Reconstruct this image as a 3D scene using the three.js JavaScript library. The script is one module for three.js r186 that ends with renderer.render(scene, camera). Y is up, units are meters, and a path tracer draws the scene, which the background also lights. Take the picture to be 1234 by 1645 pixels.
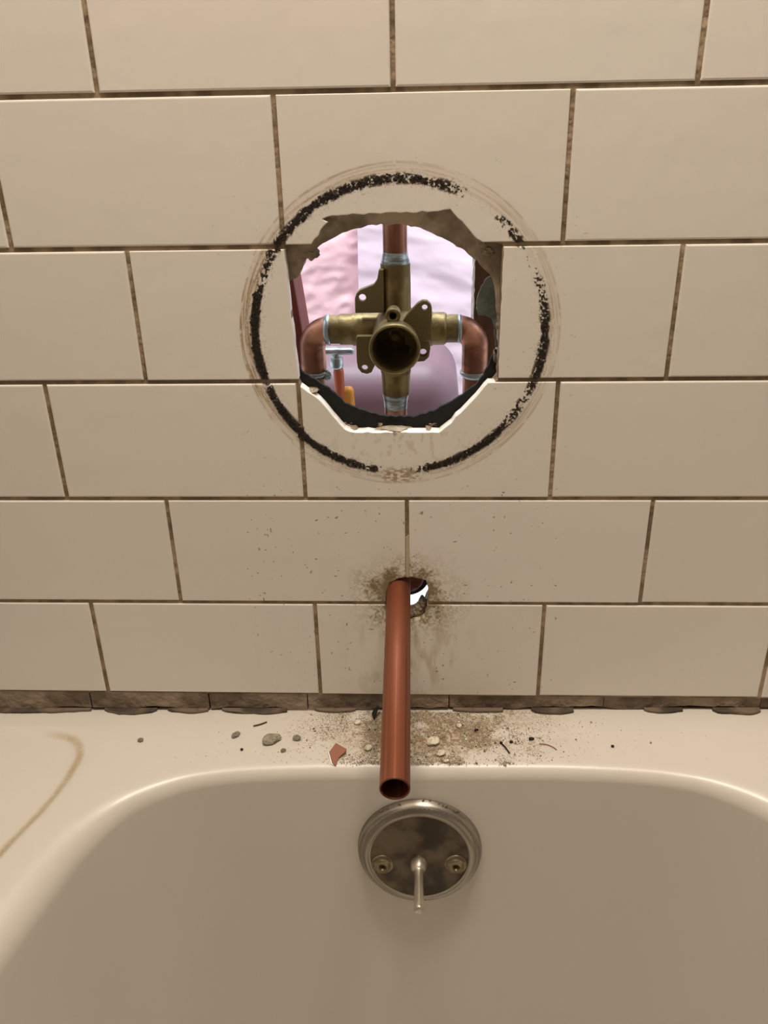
import * as THREE from 'three';
import { mergeGeometries } from 'three/addons/utils/BufferGeometryUtils.js';
import { RoundedBoxGeometry } from 'three/addons/geometries/RoundedBoxGeometry.js';
import { RectAreaLightUniformsLib } from 'three/addons/lights/RectAreaLightUniformsLib.js';

// ---------------------------------------------------------------- camera, lights, exposure
const H = 0.82;                        // height of the first long joint of the tiling above the bathroom floor (m)
const scene = new THREE.Scene();
scene.background = new THREE.Color(0x000000);
const camera = new THREE.PerspectiveCamera(59.25, 1234 / 1645, 0.02, 20);
camera.rotation.order = 'YXZ';
camera.rotation.set(-0.475, 0.049, -0.022);
camera.position.set(0.02373, H + 0.0188, 0.51239);
const renderer = new THREE.WebGLRenderer({ antialias: true });
renderer.toneMapping = THREE.LinearToneMapping;
renderer.toneMappingExposure = 1.0;
renderer.shadowMap.enabled = true;
RectAreaLightUniformsLib.init();

const LAMP_COLOR = new THREE.Color(1.0, 0.878, 0.73);
const LAMP_POWER = 1.54;
const LAMP = { x: 0.06, y: H + 0.81, z: 0.235, gap: 0.12 };
const DAY_COLOR = new THREE.Color(0.86, 0.93, 1.0);
const DAY_POWER = 21;
const DAY = { x: 0.0, y: H + 0.62, z: -0.33, w: 0.5, d: 0.36 };

for (const s of [-1, 1]) {
  const l = new THREE.PointLight(LAMP_COLOR, LAMP_POWER, 0, 2);
  l.position.set(LAMP.x + s * LAMP.gap, LAMP.y, LAMP.z);
  l.castShadow = true; l.shadow.radius = 4; l.shadow.mapSize.set(1024, 1024); l.shadow.bias = -0.0005;
  l.name = 'lamp_light'; scene.add(l);
}
{
  const l = new THREE.RectAreaLight(DAY_COLOR, DAY_POWER, DAY.w, DAY.d);
  l.position.set(DAY.x, DAY.y - 0.012, DAY.z);
  l.lookAt(DAY.x, DAY.y - 1, DAY.z);
  l.name = 'panel_light'; scene.add(l);
}

// ---------------------------------------------------------------- helpers
function rng(seed) { let a = seed >>> 0; return () => { a = (a + 0x6D2B79F5) | 0; let t = Math.imul(a ^ (a >>> 15), 1 | a); t = (t + Math.imul(t ^ (t >>> 7), 61 | t)) ^ t; return ((t ^ (t >>> 14)) >>> 0) / 4294967296; }; }
function hash(i, j, s) { let h = (Math.imul(i, 374761393) + Math.imul(j, 668265263) + Math.imul(s, 974634777)) | 0; h = Math.imul(h ^ (h >>> 13), 1274126177); return ((h ^ (h >>> 16)) >>> 0) / 4294967296; }
function noise(x, y, s = 1) {
  const i = Math.floor(x), j = Math.floor(y); let u = x - i, v = y - j; u = u * u * (3 - 2 * u); v = v * v * (3 - 2 * v);
  const a = hash(i, j, s), b = hash(i + 1, j, s), c = hash(i, j + 1, s), d = hash(i + 1, j + 1, s);
  return a + (b - a) * u + (c - a) * v + (a - b - c + d) * u * v;
}
function fbm(x, y, s = 1, o = 4) { let t = 0, a = 0.5, n = 0; for (let k = 0; k < o; k++) { t += a * noise(x, y, s + k); n += a; a *= 0.5; x *= 2.03; y *= 2.03; } return t / n; }
const sm = (a, b, x) => { const t = Math.min(1, Math.max(0, (x - a) / (b - a))); return t * t * (3 - 2 * t); };
const used = {};
function numbered(n) { const k = used[n] = (used[n] ?? -1) + 1; return k ? `${n}_${String(k).padStart(3, '0')}` : n; }
function sh(o) { o.traverse(m => { if (m.isMesh) { m.castShadow = true; m.receiveShadow = true; } }); return o; }
// a thing: a group at its base; geometry is given in wall millimetres (x right, y up from the first joint, z out of the wall)
function thing(name, label, category, [x, y, z], extra = {}) {
  const g = new THREE.Group(); g.name = numbered(name);
  g.position.set(x / 1000, H + y / 1000, z / 1000);
  g.userData = { label, category, ...extra }; g.userData.baseMM = undefined; delete g.userData.baseMM;
  baseOf.set(g, [x, y, z]); scene.add(g); return g;
}
const baseOf = new Map();
function structure(name, label, base = [0, 0, 0]) {
  const g = new THREE.Group(); g.name = name; g.userData = { kind: 'structure', label };
  g.position.set(base[0] / 1000, H + base[1] / 1000, base[2] / 1000); baseOf.set(g, base); scene.add(g); return g;
}
function part(parent, name, geo, mat, extra) {       // geo in mm, wall frame; parent thing, or part (mesh) whose origin is the thing's
  const b = baseOf.get(parent);
  geo = geo.clone(); geo.translate(-b[0], -b[1], -b[2]); geo.scale(0.001, 0.001, 0.001);
  const m = new THREE.Mesh(geo, mat); m.name = numbered(name); if (extra) m.userData = extra;
  parent.add(m); baseOf.set(m, b); m.castShadow = m.receiveShadow = true; return m;
}
function clean(g) { const n = g.index ? g.toNonIndexed() : g; for (const k of Object.keys(n.attributes)) if (!['position', 'normal', 'uv'].includes(k)) n.deleteAttribute(k); return n; }
const merge = l => mergeGeometries(l.map(clean), false);
const V = (x, y, z) => new THREE.Vector3(x, y, z);
const box = (x0, x1, y0, y1, z0, z1) => new THREE.BoxGeometry(x1 - x0, y1 - y0, z1 - z0).translate((x0 + x1) / 2, (y0 + y1) / 2, (z0 + z1) / 2);
const rbox = (x0, x1, y0, y1, z0, z1, r = 1, seg = 2) => new RoundedBoxGeometry(x1 - x0, y1 - y0, z1 - z0, seg, r).translate((x0 + x1) / 2, (y0 + y1) / 2, (z0 + z1) / 2);
function lathe(profile, from, dir, seg = 40) {       // profile [r, h] along dir
  const g = new THREE.LatheGeometry(profile.map(p => new THREE.Vector2(p[0], p[1])), seg);
  g.applyQuaternion(new THREE.Quaternion().setFromUnitVectors(V(0, 1, 0), V(...dir).normalize()));
  return g.translate(...from);
}
const tube = (pts, r, seg = 48, rad = 28) => new THREE.TubeGeometry(new THREE.CatmullRomCurve3(pts.map(p => V(...p)), false, 'centripetal'), seg, r, rad, false);
function metreUV(g, s = 100) { const p = g.attributes.position, n = g.attributes.normal, uv = g.attributes.uv; for (let i = 0; i < p.count; i++) { const ax = Math.abs(n.getX(i)), ay = Math.abs(n.getY(i)), az = Math.abs(n.getZ(i)); if (az >= ax && az >= ay) uv.setXY(i, p.getX(i) / s, p.getY(i) / s); else if (ay >= ax) uv.setXY(i, p.getX(i) / s, p.getZ(i) / s); else uv.setXY(i, p.getZ(i) / s, p.getY(i) / s); } return g; }
function plate(pts, z0, z1, bevel = 0.4, holes = []) {  // polygon extruded between two depths
  const s = new THREE.Shape(pts.map(p => new THREE.Vector2(p[0], p[1])));
  for (const h of holes) s.holes.push(new THREE.Path(h.map(p => new THREE.Vector2(p[0], p[1]))));
  const g = new THREE.ExtrudeGeometry(s, { depth: z1 - z0 - 2 * bevel, bevelEnabled: bevel > 0, bevelThickness: bevel, bevelSize: bevel, bevelOffset: -bevel, bevelSegments: 2, curveSegments: 12 });
  return g.translate(0, 0, z0 + bevel);
}
function ragged(pts, step, amp, seed, closed = false) {   // breaks up a cut edge
  const out = [], R = rng(seed);
  const n = pts.length - (closed ? 0 : 1);
  for (let i = 0; i < n; i++) {
    const a = pts[i], b = pts[(i + 1) % pts.length], L = Math.hypot(b[0] - a[0], b[1] - a[1]), k = Math.max(1, Math.round(L / step));
    for (let j = 0; j < k; j++) { const t = j / k, w = (j === 0 && !closed && i === 0) ? 0 : amp; out.push([a[0] + (b[0] - a[0]) * t + (R() - 0.5) * 2 * w, a[1] + (b[1] - a[1]) * t + (R() - 0.5) * 2 * w]); }
  }
  if (!closed) out.push(pts[pts.length - 1]);
  return out;
}
function dataTex(w, h, fn, srgb = true, wrap = THREE.RepeatWrapping) {
  const d = new Uint8Array(w * h * 4), c = [0, 0, 0];
  for (let j = 0; j < h; j++) for (let i = 0; i < w; i++) { fn(i / w, j / h, c); const k = (j * w + i) * 4; d[k] = c[0]; d[k + 1] = c[1]; d[k + 2] = c[2]; d[k + 3] = 255; }
  const t = new THREE.DataTexture(d, w, h); t.wrapS = t.wrapT = wrap; t.magFilter = THREE.LinearFilter; t.minFilter = THREE.LinearMipmapLinearFilter; t.generateMipmaps = true;
  if (srgb) t.colorSpace = THREE.SRGBColorSpace; t.needsUpdate = true; return t;
}
function tileable(u, v, f, s) {    // periodic noise on the unit square
  const i = Math.floor(u * f), j = Math.floor(v * f); let a = u * f - i, b = v * f - j; a = a * a * (3 - 2 * a); b = b * b * (3 - 2 * b);
  const m = x => ((x % f) + f) % f;
  const p = hash(m(i), m(j), s), q = hash(m(i + 1), m(j), s), r = hash(m(i), m(j + 1), s), t = hash(m(i + 1), m(j + 1), s);
  return p + (q - p) * a + (r - p) * b + (p - q - r + t) * a * b;
}
const tfbm = (u, v, f, s, o = 4) => { let t = 0, a = 0.5, n = 0; for (let k = 0; k < o; k++) { t += a * tileable(u, v, f, s + k); n += a; a *= 0.5; f *= 2; } return t / n; };
const mix3 = (c, a, b, t) => { for (let k = 0; k < 3; k++) c[k] = a[k] + (b[k] - a[k]) * t; };
const mottle = (a, b, f, s, lo = 0.3, hi = 0.7, n = 256) => dataTex(n, n, (u, v, c) => mix3(c, a, b, sm(lo, hi, tfbm(u, v, f, s, 5))));
const bumpTex = (f, s, n = 256) => dataTex(n, n, (u, v, c) => { c[0] = c[1] = c[2] = 255 * tfbm(u, v, f, s, 5); }, false);

// ---------------------------------------------------------------- dirt left on the tiles (residue of the removed trim plate, mould at the spout)
const RC = [8.9, -129.7];                               // centre of the round mark (mm)
const DX0 = -95, DX1 = 115, DY0 = -396, DY1 = -28;      // patch of wall that carries dirt (mm)
// how much black residue stands on the mark at each clock angle (degrees clockwise from 12)
const CLOCK = [[0, .62], [12, .62], [22, .5], [26, .05], [38, .05], [44, .35], [52, .5], [56, .1], [64, .12], [74, .35], [82, .75], [100, .8], [112, .8], [116, .25], [124, .4], [135, .75], [150, .9], [168, .75], [174, .2], [179, .03], [186, .04], [190, .6], [205, .85], [222, 1], [240, 1], [250, .5], [256, 1], [285, .95], [292, .4], [300, .6], [318, .8], [330, .75], [345, .62], [360, .62]];
const BROWN = [[0, .4], [20, .35], [40, .35], [60, .3], [80, .5], [110, .45], [125, .6], [150, .5], [170, .4], [180, .35], [195, .35], [215, .5], [235, .55], [255, .95], [275, 1.2], [292, 1], [305, .5], [320, .55], [340, .5], [360, .4]];
function clockVal(T, a) { a = ((a % 360) + 360) % 360; for (let i = 1; i < T.length; i++) if (a <= T[i][0]) { const [x0, y0] = T[i - 1], [x1, y1] = T[i]; return y0 + (y1 - y0) * (a - x0) / (x1 - x0); } return T[0][1]; }
const ringR = a => 85.6 + 0.9 * Math.sin(a * Math.PI / 90 + 1.0) - (a > 225 && a < 300 ? 1.2 : 0);
const dirtTex = dataTex(1120, 1960, (u, v, c) => {
  const x = DX0 + (DX1 - DX0) * u, y = DY0 + (DY1 - DY0) * v;
  c[0] = 236; c[1] = 233; c[2] = 228;
  const edge = Math.min(u, 1 - u, v, 1 - v); if (edge < 0.004) return;
  const dx = x - RC[0], dy = y - RC[1], r = Math.hypot(dx, dy);
  if (r > 70 && r < 100) {
    const a = (Math.atan2(dx, dy) * 180 / Math.PI + 360) % 360, R0 = ringR(a);
    const br = clockVal(BROWN, a), bk = clockVal(CLOCK, a);
    const arc = a * 1.5;
    // yellow-brown film outside the black line, in thin concentric scrapes
    const film = sm(R0 - 1.5, R0 + 2, r) * (1 - sm(R0 + 6.5 + 2 * noise(arc * .12, 3, 5), R0 + 9.5, r));
    const streak = sm(.42, .72, fbm(r * 1.9, arc * 0.05, 11, 3));
    const bub = sm(0.5, 0.72, fbm(x * 0.9, y * 0.9, 21, 3));
    let t = film * br * (0.12 + 0.62 * streak) * (a > 235 && a < 305 ? 0.9 + 0.5 * bub : 0.7);
    const line1 = Math.exp(-Math.pow((r - (R0 + 8.3)) / 0.55, 2)) + 0.8 * Math.exp(-Math.pow((r - (R0 + 4.6)) / 0.5, 2));
    t = Math.min(1, t + line1 * br * 0.55 * sm(0.3, 0.6, fbm(arc * 0.25, r * .3, 31, 3)));
    const base = [c[0], c[1], c[2]]; mix3(c, base, [150, 124, 86], Math.min(0.85, t));
    // the black line itself
    const w = 2.9 * (0.75 + 0.5 * noise(arc * 0.2, 1, 41)), q = Math.abs(r - R0) / w;
    let k = (1 - sm(0.55, 1.15, q)) * sm(0.66 - 0.42 * bk, 0.76 - 0.42 * bk, fbm(x * 0.75, y * 0.75, 51, 4));
    k *= sm(0.02, 0.2, bk);
    const b2 = [c[0], c[1], c[2]]; mix3(c, b2, bub > 0.5 ? [58, 44, 30] : [34, 26, 20], Math.min(1, k) * 0.95);
    // speckle beside the line
    const sp = sm(0.66, 0.74, fbm(x * 1.7, y * 1.7, 61, 3)) * Math.exp(-Math.pow((r - R0) / 4.5, 2)) * bk;
    const b3 = [c[0], c[1], c[2]]; mix3(c, b3, [64, 50, 36], Math.min(1, sp) * 0.8);
  }
  // dried drips and smears below the big hole
  if (y < -190 && y > -240) {
    const t = sm(0.60, 0.74, fbm(x * 0.35, y * 0.22, 71, 4)) * (1 - sm(-232, -222, -y - 446)) * Math.exp(-Math.pow((x - 12) / 45, 2)) * 0.22;
    const b = [c[0], c[1], c[2]]; mix3(c, b, [168, 146, 112], Math.max(0, Math.min(1, t)));
  }
  // clot at the foot of the mark
  { const d = Math.hypot((x - 9) / 15, (y + 219) / 6); const t = (1 - sm(0.5, 1.2, d)) * sm(0.42, 0.6, fbm(x * 0.5, y * 0.8, 81, 4)); const b = [c[0], c[1], c[2]]; mix3(c, b, [140, 118, 84], t * 0.65); }
  // mould around the spout hole
  {
    const d = Math.hypot((x - 13) / 1.1, y + 310), n = fbm(x * 0.10, y * 0.10, 91, 4), f = fbm(x * 0.8, y * 0.8, 95, 4), w = fbm(x * 0.22, y * 0.42, 97, 4);
    const ext = 27 + 18 * (n - 0.5) + 6 * (f - .5);
    let t = (1 - sm(ext - 13, ext, d)) * (0.42 + 0.32 * sm(.3, .6, n)) + (1 - sm(ext, ext + 16, d)) * 0.14 * sm(.35, .6, f);
    t += (1 - sm(ext - 12, ext - 2, d)) * 0.34 * sm(.5, .68, w) + (1 - sm(ext - 6, ext + 4, d)) * .18 * sm(.52, .64, f);
    const b = [c[0], c[1], c[2]]; mix3(c, b, [118, 100, 66], Math.max(0, Math.min(0.85, t)));
    const vein = (1 - sm(0.0, 0.03, Math.abs(fbm(x * 0.2, y * 0.34, 98, 3) - 0.5))) * (1 - sm(20, 34, d)); const b3 = [c[0], c[1], c[2]]; mix3(c, b3, [206, 196, 176], vein * 0.4);
  }
  // runs below the spout hole on the last course
  if (y < -318) { const t = sm(0.50, 0.72, fbm(x * 0.16, y * 0.05, 101, 4)) * Math.exp(-Math.pow((x - 14) / 30, 2)); const b = [c[0], c[1], c[2]]; mix3(c, b, [168, 150, 112], t * 0.4); }
  // flecks
  const fl = sm(0.865, 0.885, fbm(x * 0.45, y * 0.45, 111, 2)) * (y < -225 ? 0.6 : 0.15); const b9 = [c[0], c[1], c[2]]; mix3(c, b9, [120, 98, 74], fl);
}, true, THREE.ClampToEdgeWrapping);

// ---------------------------------------------------------------- materials
const std = o => new THREE.MeshStandardMaterial(o);
const glazeBump = bumpTex(6, 201);
glazeBump.repeat.set(2.2, 3.6);
const tileMats = [[1, 1, 1], [.985, .975, .965], [1, .985, .985], [.97, .965, .95]].map(([r, g, b]) => new THREE.MeshPhysicalMaterial({ map: dirtTex, color: new THREE.Color(r * .9, g * .88, b * .86), roughness: 0.42, bumpMap: glazeBump, bumpScale: 0.00022 }));
const groutTex = mottle([158, 138, 114], [116, 98, 78], 10, 301), groutBump = bumpTex(24, 305);
const M = {
  grout: std({ map: groutTex, bumpMap: groutBump, bumpScale: 0.0012, roughness: 0.95 }),
  strip: std({ map: mottle([146, 130, 112], [98, 84, 70], 5, 311), bumpMap: groutBump, bumpScale: 0.0016, roughness: 0.9 }),
  board: std({ map: mottle([186, 170, 150], [136, 122, 104], 7, 321), bumpMap: bumpTex(12, 325), bumpScale: 0.003, roughness: 0.95 }),
  gypsum: std({ map: mottle([236, 238, 236], [206, 210, 206], 9, 331), bumpMap: bumpTex(14, 335), bumpScale: 0.002, roughness: 0.35 }),
  green: std({ map: mottle([92, 102, 92], [60, 68, 60], 8, 341), bumpMap: bumpTex(12, 345), bumpScale: 0.002, roughness: 0.6 }),
  black: std({ color: 0x070707, roughness: 0.9, bumpMap: bumpTex(16, 355), bumpScale: 0.001 }),
  lap: std({ map: mottle([116, 100, 84], [66, 56, 46], 8, 315), roughness: 0.9 }),
  thinset: std({ map: mottle([150, 136, 116], [104, 90, 74], 9, 327), bumpMap: bumpTex(14, 329), bumpScale: 0.003, roughness: 0.95 }),
  plasterFill: std({ color: 0xb8a88e, roughness: 0.85 }),
  plaster: std({ color: 0xaca79f, roughness: 0.9 }),
  ceiling: std({ color: 0xc8c4bc, roughness: 0.95 }),
  floor: std({ map: mottle([170, 160, 148], [140, 130, 120], 6, 361), roughness: 0.6 }),
  enamel: new THREE.MeshPhysicalMaterial({ color: new THREE.Color(.645, .615, .57), roughness: 0.36, clearcoat: 0.2, clearcoatRoughness: 0.2 }),
  copper: std({ map: dataTex(256, 512, (u, v, c) => { mix3(c, [134, 76, 52], [98, 54, 35], sm(.3, .7, tfbm(u, v * .35, 12, 371, 5))); const st = sm(.66, .76, tfbm(u * 2 % 1, v * .12, 24, 375, 3)) * .7; const b = [c[0], c[1], c[2]]; mix3(c, b, [66, 34, 22], st); const li = sm(.68, .8, tfbm(u * 3 % 1, v * .08, 20, 378, 3)) * .4; const b2 = [c[0], c[1], c[2]]; mix3(c, b2, [182, 120, 90], li); }), metalness: 0.55, roughness: 0.46 }),
  oldCopper: std({ map: mottle([200, 146, 122], [122, 82, 64], 4, 381), metalness: 0.8, roughness: 0.38 }),
  brass: std({ map: mottle([150, 132, 88], [112, 96, 60], 7, 391), metalness: 0.7, roughness: 0.5, bumpMap: bumpTex(20, 395), bumpScale: 0.0003 }),
  screw: std({ map: mottle([150, 138, 112], [104, 92, 70], 8, 451), metalness: 0.6, roughness: 0.42 }),
  lever: std({ map: mottle([222, 214, 200], [186, 176, 160], 9, 461), metalness: 0.75, roughness: 0.32 }),
  solder: std({ map: mottle([186, 200, 200], [126, 136, 138], 8, 401), metalness: 0.8, roughness: 0.35 }),
  steel: std({ map: mottle([172, 166, 156], [134, 126, 116], 9, 411), metalness: 0.8, roughness: 0.34 }),
  tarnish: std({ map: mottle([104, 92, 76], [58, 49, 40], 7, 421), metalness: 0.45, roughness: 0.42 }),
  wood: std({ map: dataTex(128, 256, (u, v, c) => mix3(c, [104, 70, 46], [62, 38, 24], tfbm(u, v * 0.25, 12, 431, 4))), roughness: 0.85 }),
  redWood: std({ map: dataTex(128, 256, (u, v, c) => mix3(c, [128, 56, 42], [88, 34, 28], tfbm(u, v * 0.25, 12, 435, 4))), roughness: 0.8 }),
  pink: std({ color: 0xe4bcc0, roughness: 0.5, side: THREE.DoubleSide }),
  lilac: std({ color: 0xddc9d4, roughness: 0.45, side: THREE.DoubleSide }),
  mauve: std({ color: 0x775c65, roughness: 0.5 }),
  white: std({ color: 0xf0f2f4, roughness: 0.7 }),
  orange: std({ color: 0x9c4a26, roughness: 0.5 }),
  yellow: std({ color: 0xb87a1c, roughness: 0.5 }),
  chip: std({ map: mottle([166, 112, 92], [140, 90, 74], 6, 441), roughness: 0.8 }),
  crumb: std({ color: 0xb0a894, roughness: 0.95, bumpMap: groutBump, bumpScale: 0.002 }),
  crumbWhite: std({ map: mottle([232, 224, 208], [186, 172, 150], 6, 471), roughness: 0.95 }),
  residue: std({ color: 0x211811, roughness: 0.85 }),
  darkBit: std({ color: 0x1a1410, roughness: 0.8 }),
};

// ---------------------------------------------------------------- the tiled wall
const P = 78.6, U = 154.9, G = 1.3;                     // course height, tile pitch, half a joint (mm)
const OFF = { [-1]: -209.3, 0: -146.8, 1: -209.3, 2: -143.4, 3: -206.2, 4: -141.6, 5: -204.7 };
const WX0 = -346, WX1 = 440;
const wall = structure('wall_back', 'white rectangular tile wall with brown joints at the tap end of the bathtub');
function tileGeo(pts, bevel, seg = 3) {
  const s = new THREE.Shape(pts.map(p => new THREE.Vector2(p[0], p[1])));
  const g = new THREE.ExtrudeGeometry(s, { depth: 8 - 2 * bevel, bevelEnabled: true, bevelThickness: bevel, bevelSize: bevel, bevelOffset: -bevel, bevelSegments: seg, curveSegments: 4 });
  g.translate(0, 0, -8 + bevel);
  const p = g.attributes.position, uv = g.attributes.uv;
  for (let i = 0; i < p.count; i++) uv.setXY(i, (p.getX(i) - DX0) / (DX1 - DX0), (p.getY(i) - DY0) / (DY1 - DY0));
  return g;
}
const tR = rng(77);
function addTile(pts, cut = false, tilt = true) {
  const g = tileGeo(pts, cut ? 0.55 : 1.1);
  if (tilt) { // each tile set a hair out of true
    g.computeBoundingBox(); const c = g.boundingBox.getCenter(V(0, 0, 0));
    g.translate(-c.x, -c.y, 0); g.rotateX((tR() - .5) * 0.008); g.rotateY((tR() - .5) * 0.005); g.translate(c.x, c.y, (tR() - .5) * 0.5);
  }
  return part(wall, 'tile', g, tileMats[Math.floor(tR() * 4)]);
}
const rect = (x0, x1, y0, y1) => [[x0, y0], [x1, y0], [x1, y1], [x0, y1]];
for (let row = 0; row <= 5; row++) {
  const y1 = -P * (row - 1) - G, y0 = -P * row + G;
  for (let k = -2; k < 5; k++) {
    const x0 = Math.max(WX0, OFF[row] + U * k + G), x1 = Math.min(WX1, OFF[row] + U * (k + 1) - G);
    if (x1 - x0 < 8) continue;
    if (row === 1 && k === 1) {          // notched from below by the valve hole
      const cut = ragged([[56.5, y0], [53.4, -75.5], [38.1, -59.4], [34.8, -60.1], [17.1, -61.2], [3.4, -61.2], [-23.9, -61.8], [-31.6, -63.5], [-29.1, -65.5], [-38.7, y0]], 3, 0.45, 5);
      addTile([[x0, y0], [x0, y1], [x1, y1], [x1, y0], ...cut].reverse(), true, false);
    } else if (row === 2 && k === 0) {   // cut short to the left of the hole
      addTile([[x0, y0], ...ragged([[-50.8, y0], [-52.6, -118], [-54.1, y1]], 6, 0.25, 6), [x0, y1]], true, false);
    } else if (row === 2 && k === 1) {   // the piece that is left to the right of the hole
      addTile([...ragged([[68.1, y1], [68.2, -123], [68.3, y0]], 5, 0.35, 7), [x1, y0], [x1, y1]], true, false);
    } else if (row === 3 && k === 1) {   // cut like a trough
      const cut = ragged([[62.3, y1], [57.6, -164.3], [40.7, -183.7], [33.4, -190.2], [16.2, -190.2], [1, -190.1], [-21.2, -190], [-24, -188.3], [-38.5, -169.3], [-49.2, -160.8]], 4, 0.4, 8);
      addTile([[x0, y0], [x1, y0], [x1, y1], ...cut, [x0, -160.4]], true, false);
    } else if (row === 4 && k === 0) {   // bitten by the spout hole
      addTile([[x0, y0], ...ragged([[-1.7, y0], [-1.7, -309.6], [-.8, -304.7], [1.9, -298.3], [7.7, -294.7], [x1, -293.7]], 2, 0.35, 9), [x1, y1], [x0, y1]], true, false);
    } else if (row === 4 && k === 1) {
      addTile([...ragged([[x0, -293.7], [20.4, -294.6], [25.5, -296.1], [27.2, -303.5], [27.2, y0]], 2, 0.3, 10), [x1, y0], [x1, y1], [x0, y1]], true, false);
    } else if (row === 5 && k === 1) {
      addTile([[x0, y0], [x1, y0], [x1, y1], ...ragged([[26.4, y1], [24.7, -326], [15.4, -329.1], [4, -327.5], [-1.9, -322.6], [-1.9, y1]], 2, 0.4, 11), [x0, y1]], true, false);
    } else addTile(rect(x0, x1, y0, y1));
  }
}
// backing board with the two holes broken through it
const boardHole = ragged([[-56, -101], [-47.4, -96.2], [-45.4, -91.6], [-42.8, -87.1], [-33.6, -78.8], [-24.2, -73.9], [-9.1, -69.1], [0, -68.4], [14.7, -68.9], [23.8, -71.2], [36.3, -76.9], [49, -84.8], [54, -89], [58, -93.5], [61.8, -97], [64, -103], [65.6, -112], [66, -120], [66.6, -129], [67.5, -139], [67.5, -155], [64, -160], [57.6, -166], [41, -185], [33.4, -191.2], [16, -191.6], [1, -190.8], [-20.5, -191.5], [-24.5, -189.5], [-39, -170.5], [-50.5, -161], [-55, -159]], 2.5, 0.5, 21, true);
const spoutHole = []; for (let k = 0; k < 26; k++) { const a = k / 26 * Math.PI * 2; spoutHole.push([13.6 + 14.2 * Math.cos(a) * (1 + .04 * Math.sin(k * 3.1)), -311 + 19 * Math.sin(a)]); }
part(wall, 'backing_board', metreUV(plate(rect(WX0, WX1, -820, 180), -22, -8, 0, [boardHole, spoutHole])), M.board);
// joints: a bed of grout a little behind the tile faces, open at the holes
const groutHole = [[-54.3, -78.6], [-38, -76], [-28, -63], [-25, -60], [38, -58], [57, -76], [67.6, -78.8], [68.0, -157.2], [63, -161], [57, -166], [41, -185], [33.5, -191.4], [-22, -191.4], [-25, -189.5], [-39, -170.3], [-49.5, -161.5], [-51.2, -157.2]];
const groutSpout = [[-2.2, -314], [-1, -304], [2, -297.5], [8, -293.6], [21, -293.9], [26.4, -296], [27.8, -303], [27.2, -315], [25, -327.5], [15, -330], [4, -328.5], [-2.2, -323]];
part(wall, 'grout', metreUV(plate(rect(WX0, WX1, -393.0, 80), -7.9, -1.0, 0, [groutHole, groutSpout])), M.grout);
// bare strip under the last course, in broken lengths
{
  const R = rng(31);
  const cuts = [[-346, -219.5], [-218.6, -132.0], [-131.0, -60], [-59.4, 42], [42.6, 152], [152.4, 262], [262.4, 440]];
  cuts.forEach(([a, b], i) => {
    const low = [];
    for (let x = a; x < b; x += 3) low.push([x, -405.0 + x * 0.0125 - 3.2 * (fbm(x * 0.035, 7, 33, 4) - 0.42) * 2.6 + (R() - .5) * 0.5]);
    low.push([b, -405.0 + b * 0.0125 - 3.2 * (fbm(b * 0.035, 7, 33, 4) - 0.42) * 2.6]);
    part(wall, 'mortar_strip', metreUV(plate([...low, [b, -392.2], [a, -392.2]], -7.5, -1.2 + (R() - .5) * 1.2, 0.4)), M.strip);
  });
}
{ // caulk lapping onto the tub
  const R = rng(37);
  for (const [x0, x1, w] of [[-345, -224, 3], [-215, -176, 4.5], [-168, -136, 3], [-128, -78, 4.5], [96, 128, 5.5], [176, 205, 3], [224, 258, 5], [-60, -30, 2.4], [40, 78, 2.6]]) {
    const top = [], bot = []; for (let x = x0; x <= x1; x += 3) { const e = Math.sin((x - x0) / (x1 - x0) * Math.PI); top.push([x, -2]); bot.push([x, w * Math.sqrt(Math.max(0, e)) * (0.55 + 0.7 * fbm(x * .08, w, 39, 3)) + (R() - .5) * .4]); }
    const g = plate([...top.reverse(), ...bot], 0, 2.6, 0.5); g.rotateX(Math.PI / 2); g.translate(0, -404.7, 0); g.rotateZ(0.0125); part(wall, 'caulk_lap', metreUV(g), M.lap);
  }
}
part(wall, 'joint_filler', plate(ragged([[12.2, -294], [14.6, -294], [14.5, -262], [12.3, -264]], 3, .15, 57, true), -1.4, -0.25, .2), M.plasterFill, { label: 'pale filler in the joint over the spout hole' });
part(wall, 'plaster', box(WX0 - 100, WX1, 80.5, 1580, -20, 0), M.plaster);
part(wall, 'plaster', box(WX1, 1700, -820, 1580, -20, 0), M.plaster);
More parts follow.
